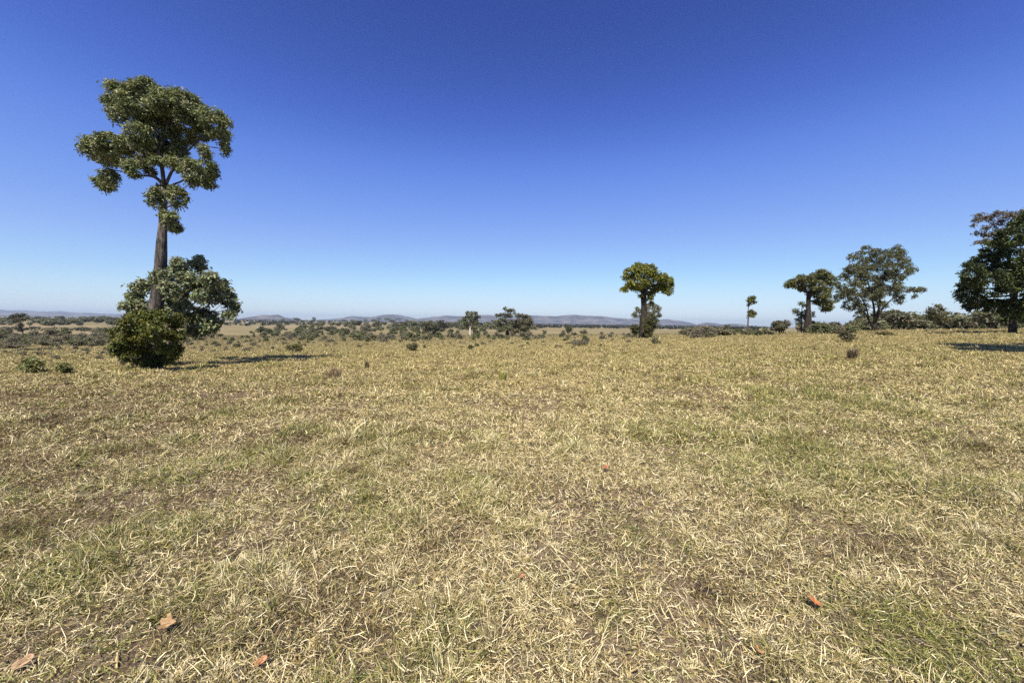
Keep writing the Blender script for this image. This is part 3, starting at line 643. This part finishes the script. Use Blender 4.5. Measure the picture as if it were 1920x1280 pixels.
# right-hand belts
scatter(14, 1296, 1342, 629, 634, (14, 24), [0, 3, 1], 'scrub_bush', 'grey-olive bush in the clump between umbrella and pompom trees', 'bushes between umbrella and pompom trees', minsep=5)
scatter(14, 1352, 1440, 626, 631, (10, 19), [0, 2, 1], 'scrub_bush', 'dark olive bush around the foot of the pompom tree', 'bushes at the pompom tree', minsep=7)
scatter(16, 1522, 1600, 622, 627, (14, 26), [0, 2, 3, 1], 'scrub_bush', 'brownish bush between the flat-topped bottle tree and the forked gum', 'bushes between bottle tree and gum', minsep=5)
rw = np.random.default_rng(19)
for k in range(40):
    x = 1606 + (1925 - 1606) * (k + rw.uniform(-.4, .4)) / 39; low = k % 3 == 0
    h = rw.uniform(12, 24) if low else rw.uniform(24, 38) * (1.2 if 1660 < x < 1700 or x > 1800 else 1)
    d = rw.uniform(88, 135); a = at(x, 617, d); a[2] = Hs(a[0], a[1]) - .3
    place('paddock_tree', int(rw.choice([0, 1, 2, 3] if low else [4, 5, 6, 0, 6])), a, h / F * d, 'dark green tree in the merged wood behind the forked gum and right crowns', 'tree', 'trees of the right wood', True, rw.uniform(1.1, 1.7))
dt = 85; a = at(1765, 617, dt)
tree('layered_tree', 'small tree with flat layered crown between the gum and the dense dark tree', 'tree', dt,
     Z8l([(485, 960, 12), (483, 920, 10), (470, 860, 8)]),
     Z8([(460, 790, 38, 16), (420, 815, 45, 20), (490, 820, 50, 22), (400, 840, 50, 20), (460, 850, 60, 24), (530, 845, 40, 24), (480, 890, 70, 24), (540, 890, 36, 24), (400, 880, 40, 20)]),
     seed=38, bark=M_BARKD, L=.4, W=.22, cover=1.0, col=(.10, .094, .036), col2=(.12, .105, .05), sub=.34)

# single bushes one can point at
def tuft(label, px, py, w, h, seed, cols, n=260):
    rng = np.random.default_rng(seed); g = ground(px, py); s = g[1] / F; W_, H_ = w * s / 2, h * s
    az = rng.uniform(0, 6.283, n); r = rng.random(n) ** .6 * W_ * .6
    b = np.stack([np.cos(az) * r, np.sin(az) * r, np.full(n, -.02)], 1); az = az + rng.normal(size=n) * .7
    hh = H_ * rng.uniform(.45, 1.05, n); sp = W_ * rng.uniform(.1, .7, n)
    mid = b + np.stack([np.cos(az) * sp * .4, np.sin(az) * sp * .4, hh * .65], 1); tip = b + np.stack([np.cos(az) * sp, np.sin(az) * sp, hh * rng.uniform(.75, 1.05, n)], 1)
    S = np.stack([-np.sin(az), np.cos(az), 0 * az], 1) * (rng.uniform(.5, 1, n) * .55 * s)[:, None]
    V = np.stack([b - S, b + S, mid + S * .8, mid - S * .8, tip], 1).reshape(-1, 3)
    I = np.concatenate([np.arange(n)[:, None] * 5 + np.array([[0, 1, 2, 3]]), np.arange(n)[:, None] * 5 + np.array([[3, 2, 4]])], 1).ravel()
    T = np.array(cols)[rng.integers(0, len(cols), n)] * rng.uniform(.6, 1.3, (n, 1))
    return tag(link('grass_tuft', mesh_from('grass_tuft', V, np.tile([4, 3], n), I, M_GRASS, np.repeat(T, 2, 0)), None, g), label, 'grass tuft')
tuft('dark brown dead tuft in the grass above the orange lobed leaf', 1650, 1036, 50, 30, 71, [(.16, .11, .065), (.26, .19, .11), (.38, .30, .16)], 200)
tuft('broad brown tuft in the shorn grass near the right edge', 1830, 842, 70, 26, 72, [(.16, .11, .06), (.26, .2, .1), (.2, .19, .07)], 420)
tuft('bright yellow-green tuft in the middle of the field', 942, 714, 22, 22, 73, [(.27, .27, .06), (.36, .34, .1)], 160)
bush('weedy_bush', 'bright green leafy bush at far left in the grass', 62, 701, 48, 32, 41, GRN, (.16, .16, .06), L=.13, cover=.55, nb=9)
bush('weedy_bush', 'smaller green weed bush between the left bush and the tallest tree', 122, 702, 30, 24, 42, GRN, (.16, .155, .06), L=.11, cover=.5, nb=8)
bush('grass_bush', 'yellow-olive bush on the slope beyond the tall tree shadow', 553, 661, 32, 18, 43, (.11, .105, .03), (.09, .09, .03))
tuft('brown dead grass clump in the field below the shadow tip', 625, 709, 44, 28, 44, [(.26, .18, .10), (.38, .28, .16), (.18, .12, .07)], 170)
tuft('small dark tuft poking from the grass right of the brown clump', 688, 690, 12, 18, 45, [(.10, .095, .045), (.16, .14, .06)], 70)
bush('grey_bush', 'wispy grey-olive bush on the field edge left of centre', 772, 659, 34, 18, 46, (.12, .115, .05), (.10, .09, .045), cover=.6)
bush('dark_shrub', 'tiny round dark bush standing alone below the white-trunked gum', 882, 656, 11, 10, 47, DRK)
bush('grey_bush', 'twin grey bush below and right of the dark pair', 1085, 649, 38, 14, 48, GRY, BRN, cover=.7)
bush('dark_shrub', 'darker knob bush at the right side of the twin grey bush', 1097, 648, 15, 17, 49, (.07, .065, .045), None)
tuft('dark brown weed clump standing alone in the grass below the gum', 1599, 672, 26, 24, 50, [(.10, .065, .04), (.07, .05, .03), (.16, .11, .06)], 150)
bush('dark_shrub', 'olive-brown bush on the field edge left of the forked gum', 1586, 641, 34, 24, 51, (.09, .085, .04), BRN, nb=10, cover=.6)
bush('spreading_shrub', 'low flat olive shrub right below the forked gum', 1660, 629, 34, 9, 52, OLV, BRN)
bush('round_bush', 'round dark bush on the tan plain right of the dark pair', 1066, 625, 16, 16, 53, DRK, OLV)
bush('round_bush', 'wide dark bushy tree left of the white-trunked gum', 812, 629, 40, 28, 54, (.06, .06, .034), GRY, nb=9)
bush('round_bush', 'taller rounded dark tree left of the white-trunked gum, behind the wide one', 829, 622, 24, 24, 55, (.05, .05, .03), None, nb=8)
bush('round_bush', 'big dark rounded tree in the middle scrub belt', 753, 621, 30, 18, 56, (.05, .052, .03), GRY, nb=9)
bush('weedy_bush', 'grey-leaved weed at the left foot of the dense shrub', 232, 686, 20, 20, 57, (.14, .15, .09), None, L=.1, cover=.5)

tp = [o_ for o_ in C.objects if o_.name.startswith('grass_tuft')][0]
rt_ = np.random.default_rng(33); pts = []
while len(pts) < 150:
    x = rt_.uniform(10, 1780); e = 654 - .016 * x + (12 if x < 500 else 0); y = e + rt_.gamma(1.5, 17)
    if y > 765 or (190 < x < 340): continue
    p_ = ground(x, y); pts.append(p_); c_ = tp.copy(); C.objects.link(c_); c_.location = [float(q) for q in p_]; c_.name = 'grass_tuft'
    k_ = rt_.uniform(.25, .62) * min(1.5, .6 + p_[1] / 40); c_.scale = (k_ * 1.3, k_ * 1.3, k_); c_.rotation_euler.z = rt_.uniform(0, 6.28)
    tag(c_, 'small dry brownish tussock standing above the straw along the far side of the field', 'grass tuft', 'dry tussocks along the field edge')
# ------------------------------------------------------------------ far woods on the plain (read as masses)
def far_wood(label, bands, seed):
    rng = np.random.default_rng(seed); VS = []; TS = []
    for (x0, x1, y0, y1, n, hm) in bands:
        for k in range(n):
            x = rng.uniform(x0, x1); y = y0 + (y1 - y0) * (x - x0) / (x1 - x0) + rng.normal() * (.5 if seed < 63 else 1.6)
            p = ground(x, y); h = rng.uniform(*hm); w = h * rng.uniform(.5, .9); m_ = 22
            dd = norm(rng.normal(size=(m_, 3))); c = p + np.array((0, 0, h * .55)) + dd * np.array((w, w, h * .45)) * rng.uniform(.4, 1, (m_, 1))
            t = norm(rng.normal(size=(m_, 3))); b = norm(np.cross(t, dd + .3 * rng.normal(size=(m_, 3)))); s = h * .22
            VS.append(np.stack([c - t * s, c + b * s, c + t * s, c - b * s], 1).reshape(-1, 3))
            TS.append(np.array((.05, .052, .032)) * rng.uniform(.7, 1.3, (m_, 1)) * np.ones((m_, 3)))
    V = np.concatenate(VS); T = np.concatenate(TS)
    o = link('distant_woodland', mesh_from('distant_woodland', V, np.full(len(T), 4), np.arange(len(V)), M_LEAF, T))
    return tag(o, label, None, None, 'stuff')
far_wood('dark thread of woodland across the far plain below the hills', [(-40, 240, 592.3, 595.5, 260, (9, 15)), (430, 1000, 600.5, 608.5, 520, (9, 16)), (1000, 1460, 609, 615, 420, (9, 16))], 61)
far_wood('nearer dark tree line on the plain below the range', [(-40, 240, 599, 602, 60, (7, 12)), (440, 560, 605, 607, 40, (7, 12)), (760, 1000, 614, 617, 130, (7, 12)), (1000, 1180, 614.5, 615.5, 150, (7, 11)), (1200, 1420, 616.5, 618.5, 150, (7, 11))], 62)
far_wood('scattered trees dotted over the far tan fields', [(-40, 240, 596, 599, 60, (6, 11)), (-40, 240, 600, 604, 40, (4, 7)), (-40, 240, 617, 622, 60, (1.4, 3)), (345, 760, 603, 608, 110, (6, 11)), (345, 760, 607, 613, 90, (4, 8)), (760, 1180, 609, 614, 50, (5, 9)), (1220, 1440, 614, 619, 40, (5, 9))], 63)

# ------------------------------------------------------------------ farm buildings far away
def plain(name, c, rough=.7):
    m, nt, N, L = newmat(name); geo_ = N('ShaderNodeTexCoord'); n = N('ShaderNodeTexNoise', i_Scale=3.0, i_Detail=5.0)
    r = N('ShaderNodeValToRGB'); ramp(r, [(.3, tuple(q * .85 for q in c)), (.7, c)])
    p = N('ShaderNodeBsdfPrincipled', i_Roughness=rough); o = N('ShaderNodeOutputMaterial')
    L(geo_.outputs['Object'], n.inputs[0]); L(n.outputs[0], r.inputs[0]); L(r.outputs[0], p.inputs['Base Color']); L(p.outputs[0], o.inputs[0]); return m
M_WALL = plain('white_paint', (.8, .79, .76)); M_ROOF = plain('pale_roof_iron', (.72, .72, .72), .4)
def house(label, px, py, w, h, dp):
    p = ground(px, py); g = Geo(); r = Geo()
    g.add([(-w/2, -dp/2, -1), (w/2, -dp/2, -1), (w/2, dp/2, -1), (-w/2, dp/2, -1), (-w/2, -dp/2, h), (w/2, -dp/2, h), (w/2, dp/2, h), (-w/2, dp/2, h), (-w/2, 0, h*1.45), (w/2, 0, h*1.45)],
          [(0, 1, 5, 4), (2, 3, 7, 6), (1, 2, 6, 9, 5), (3, 0, 4, 8, 7)])
    e = .5
    for s in (-1, 1):
        a = [(-w/2 - e, s * (dp/2 + e), h - .3), (w/2 + e, s * (dp/2 + e), h - .3), (w/2 + e, 0, h*1.45 + .15), (-w/2 - e, 0, h*1.45 + .15)]
        b = [(x, y, z + .2) for x, y, z in a]
        r.add(a + b, [(0, 1, 2, 3), (4, 5, 6, 7), (0, 1, 5, 4), (1, 2, 6, 5), (2, 3, 7, 6), (3, 0, 4, 7)])
    root = empty('farm_building', p, label, 'building', None)
    link('wall', g.mesh('wall', M_WALL, smooth=False), root); link('roof', r.mesh('roof', M_ROOF, smooth=False), root)
house('tiny white farm building on the plain just right of the tallest tree', 464, 606.5, 9, 3, 6)
house('small white shed beside the pale strip of bare ground on the plain', 486, 617.5, 2.4, 1.7, 3)
house('tiny white homestead on the plain right of the dark pair', 1025, 613.5, 11, 3.4, 7)
house('tiny white shed in the tree line left of the umbrella bottle tree', 1084, 614.5, 10, 3.4, 7)

# ------------------------------------------------------------------ fallen leaves and dung
def deadleaf(label, px, py, size, col, lobes, curl, rot, seed, lift=.05):
    rng = np.random.default_rng(seed); p = ground(px, py, 1.2); p[2] += lift * .8
    n = 48; th = np.arange(n) / n * 2 * math.pi; 
    rad = (.62 + .38 * np.abs(np.cos(th * lobes / 2)) ** 1.5 + .05 * np.sin(th * 17)) if lobes else (.42 + .58 * np.abs(np.cos(th)) ** 1.2)
    rings = [0.0, .35, .7, 1.0]; V = [(0, 0, 0)]; F_ = []
    for q in rings[1:]:
        for t, r in zip(th, rad):
            x, y = math.cos(t) * r * q, math.sin(t) * r * q * (1 if lobes else .8)
            V.append((x, y, curl * (y * y * 1.3 + .3 * x * x) + .05 * math.sin(5 * x + 3 * y)))
    V = np.array(V) * size
    for j in range(n): F_.append((0, 1 + j, 1 + (j + 1) % n))
    for k in range(2):
        for j in range(n):
            a = 1 + k * n + j; b = 1 + k * n + (j + 1) % n; F_.append((a, a + n, b + n, b))
    g = Geo(); g.add(V, F_)
    m, nt, N, L = newmat('dead_leaf'); tc = N('ShaderNodeTexCoord'); nz = N('ShaderNodeTexNoise', i_Scale=40.0, i_Detail=6.0)
    r = N('ShaderNodeValToRGB'); ramp(r, [(.3, tuple(q * .6 for q in col)), (.65, col)])
    pr = N('ShaderNodeBsdfPrincipled', i_Roughness=.7); o = N('ShaderNodeOutputMaterial')
    L(tc.outputs['Object'], nz.inputs[0]); L(nz.outputs[0], r.inputs[0]); L(r.outputs[0], pr.inputs['Base Color']); L(pr.outputs[0], o.inputs[0])
    me = g.mesh('fallen_leaf', m); ob = link('fallen_leaf', me, None, p)
    ob.rotation_euler = (R(28) + rng.normal() * .15, rng.normal() * .15, R(rot))
    md = ob.modifiers.new('thick', 'SOLIDIFY'); md.thickness = .0012
    tag(ob, label, 'leaf')
    vein = Geo(); vein.tube([(-1.15 * size, 0, .002), (-.5 * size, 0, .004), (.4 * size, 0, .004)], [.0016, .0013, .0006], 5); link('stalk', vein.mesh('stalk', m), ob)
deadleaf('orange lobed dead leaf lying flat in the lower right grass', 1524, 1150, .043, (.50, .17, .055), 5, .3, 60, 1, .085)
deadleaf('pale tan curled dead leaf on bare soil at lower left', 314, 1187, .036, (.34, .21, .10), 5, .8, 20, 2, .055)
deadleaf('long brown curled dead leaf in the bottom left corner', 46, 1254, .036, (.36, .22, .125), 0, .9, 35, 3, .045)
deadleaf('narrow orange-brown curled dead leaf at the bottom edge', 489, 1257, .026, (.52, .25, .12), 0, 1.4, 60, 4, .05)
deadleaf('small rusty curled dead leaf in the middle of the field', 1135, 888, .04, (.32, .13, .06), 0, 1.2, 30, 5, .08)
deadleaf('tan orange ragged dead leaf at the bottom right of centre', 1420, 1240, .024, (.5, .28, .11), 3, .8, 100, 6, .05)
deadleaf('thin rust-red curled dead leaf beside flattened straw below centre', 976, 1098, .024, (.42, .17, .08), 0, 1.5, 75, 7, .055)
deadleaf('pale pinkish dead leaf standing in the grass right of centre', 1546, 823, .04, (.62, .46, .34), 0, 1.0, 80, 8, .1)
def dung(label, px, py, s, seed):
    rng = np.random.default_rng(seed); p = ground(px, py, 1.2); g = Geo(); n = 20; V = []; f = []
    for k, (q, z) in enumerate([(1, -.1), (.95, .18), (.7, .32), (.35, .3), (.12, .34)]):
        for j in range(n):
            t = j / n * 6.283; r = q * (1 + .2 * math.sin(3 * t + seed) + .1 * math.sin(7 * t)) * s
            V.append((math.cos(t) * r, math.sin(t) * r * .7, z * s * (1 + .3 * rng.normal())))
    for k in range(4):
        for j in range(n): f.append((k * n + j, k * n + (j + 1) % n, (k + 1) * n + (j + 1) % n, (k + 1) * n + j))
    f.append(tuple(range(4 * n, 5 * n))); g.add(V, f)
    tag(link('dung_pat', g.mesh('dung_pat', M_BARKD), None, p), label, 'dung')
dung('dark brown crumbled dung pat in the grass left of the orange leaf', 1318, 1112, .055, 3)

# ------------------------------------------------------------------ haze, sky, sun
HZ = (-26500, 26500, -20, 14100, float(V.shape[0] * 0) - 40, 190)
hx0, hx1, hy0, hy1, hz0, hz1 = HZ
g = Geo(); g.add([(hx0, hy0, hz0), (hx1, hy0, hz0), (hx1, hy1, hz0), (hx0, hy1, hz0), (hx0, hy0, hz1), (hx1, hy0, hz1), (hx1, hy1, hz1), (hx0, hy1, hz1)],
                 [(3, 2, 1, 0), (4, 5, 6, 7), (0, 1, 5, 4), (1, 2, 6, 5), (2, 3, 7, 6), (3, 0, 4, 7)])
m, nt, N, L = newmat('air'); v = N('ShaderNodeVolumePrincipled'); o = N('ShaderNodeOutputMaterial')
v.inputs['Density'].default_value = 5.8e-5; v.inputs['Color'].default_value = (.66, .82, 1.0, 1); v.inputs['Anisotropy'].default_value = 0.3
L(v.outputs[0], o.inputs['Volume'])
tag(link('haze', g.mesh('haze', m, smooth=False)), 'thin blue air over the plain', None, None, 'stuff')

SUN_EL = R(56); SH = norm(np.array((.25, 1.0, 0)))          # shadows fall away from the camera and a little to the right
sv = Vector((-SH[0] * math.cos(SUN_EL), -SH[1] * math.cos(SUN_EL), math.sin(SUN_EL)))
sd = bpy.data.lights.new('sun', 'SUN'); sd.energy = 5.0; sd.angle = R(.53); sd.color = (1, .93, .80)
so = bpy.data.objects.new('sun', sd); C.objects.link(so); so.rotation_euler = sv.to_track_quat('Z', 'Y').to_euler(); so.location = (0, -10, 60)
w = bpy.data.worlds.new('World'); bpy.context.scene.world = w; w.use_nodes = True; nt = w.node_tree; nt.nodes.clear()
sky = nt.nodes.new('ShaderNodeTexSky'); sky.sky_type = 'NISHITA'; sky.sun_disc = False; sky.sun_elevation = SUN_EL
sky.sun_rotation = math.atan2(sv.x, sv.y); sky.altitude = 300; sky.air_density = 1.0; sky.dust_density = .3; sky.ozone_density = 2.5
bg = nt.nodes.new('ShaderNodeBackground'); bg.inputs[1].default_value = .1; wo = nt.nodes.new('ShaderNodeOutputWorld')
EXPO = 1.74
sc1 = nt.nodes.new('ShaderNodeVectorMath'); sc1.operation = 'SCALE'; sc1.inputs[3].default_value = .1
cv = nt.nodes.new('ShaderNodeRGBCurve'); sc2 = nt.nodes.new('ShaderNodeVectorMath'); sc2.operation = 'SCALE'; sc2.inputs[3].default_value = 10 / EXPO
for ch, pts in enumerate([[(0, 0), (.07, .028), (.089, .042), (.156, .15), (.25, .28), (.347, .38), (.58, .64), (1, .9)],
                          [(0, 0), (.12, .066), (.147, .088), (.254, .285), (.4, .475), (.515, .63), (.70, .84), (1, .95)],
                          [(0, 0), (.2, .24), (.275, .37), (.35, .6), (.434, .80), (.6, .94), (.72, 1.02), (1, 1.1)]]):
    c = cv.mapping.curves[ch]; c.points[0].location = pts[0]; c.points[1].location = pts[-1]
    for q in pts[1:-1]: c.points.new(*q)
cv.mapping.use_clip = False; cv.mapping.update()
nt.links.new(sky.outputs[0], sc1.inputs[0]); nt.links.new(sc1.outputs[0], cv.inputs[1]); nt.links.new(cv.outputs[0], sc2.inputs[0]); nt.links.new(sc2.outputs[0], bg.inputs[0]); nt.links.new(bg.outputs[0], wo.inputs[0])

sc = bpy.context.scene
sc.view_settings.view_transform = 'Standard'; sc.view_settings.look = 'None'; sc.view_settings.exposure = math.log2(EXPO); sc.view_settings.gamma = 1
sc.render.engine = 'CYCLES'; sc.cycles.max_bounces = 5; sc.cycles.diffuse_bounces = 3; sc.cycles.transmission_bounces = 3; sc.cycles.volume_bounces = 0; sc.cycles.glossy_bounces = 2
sc.cycles.use_denoising = False
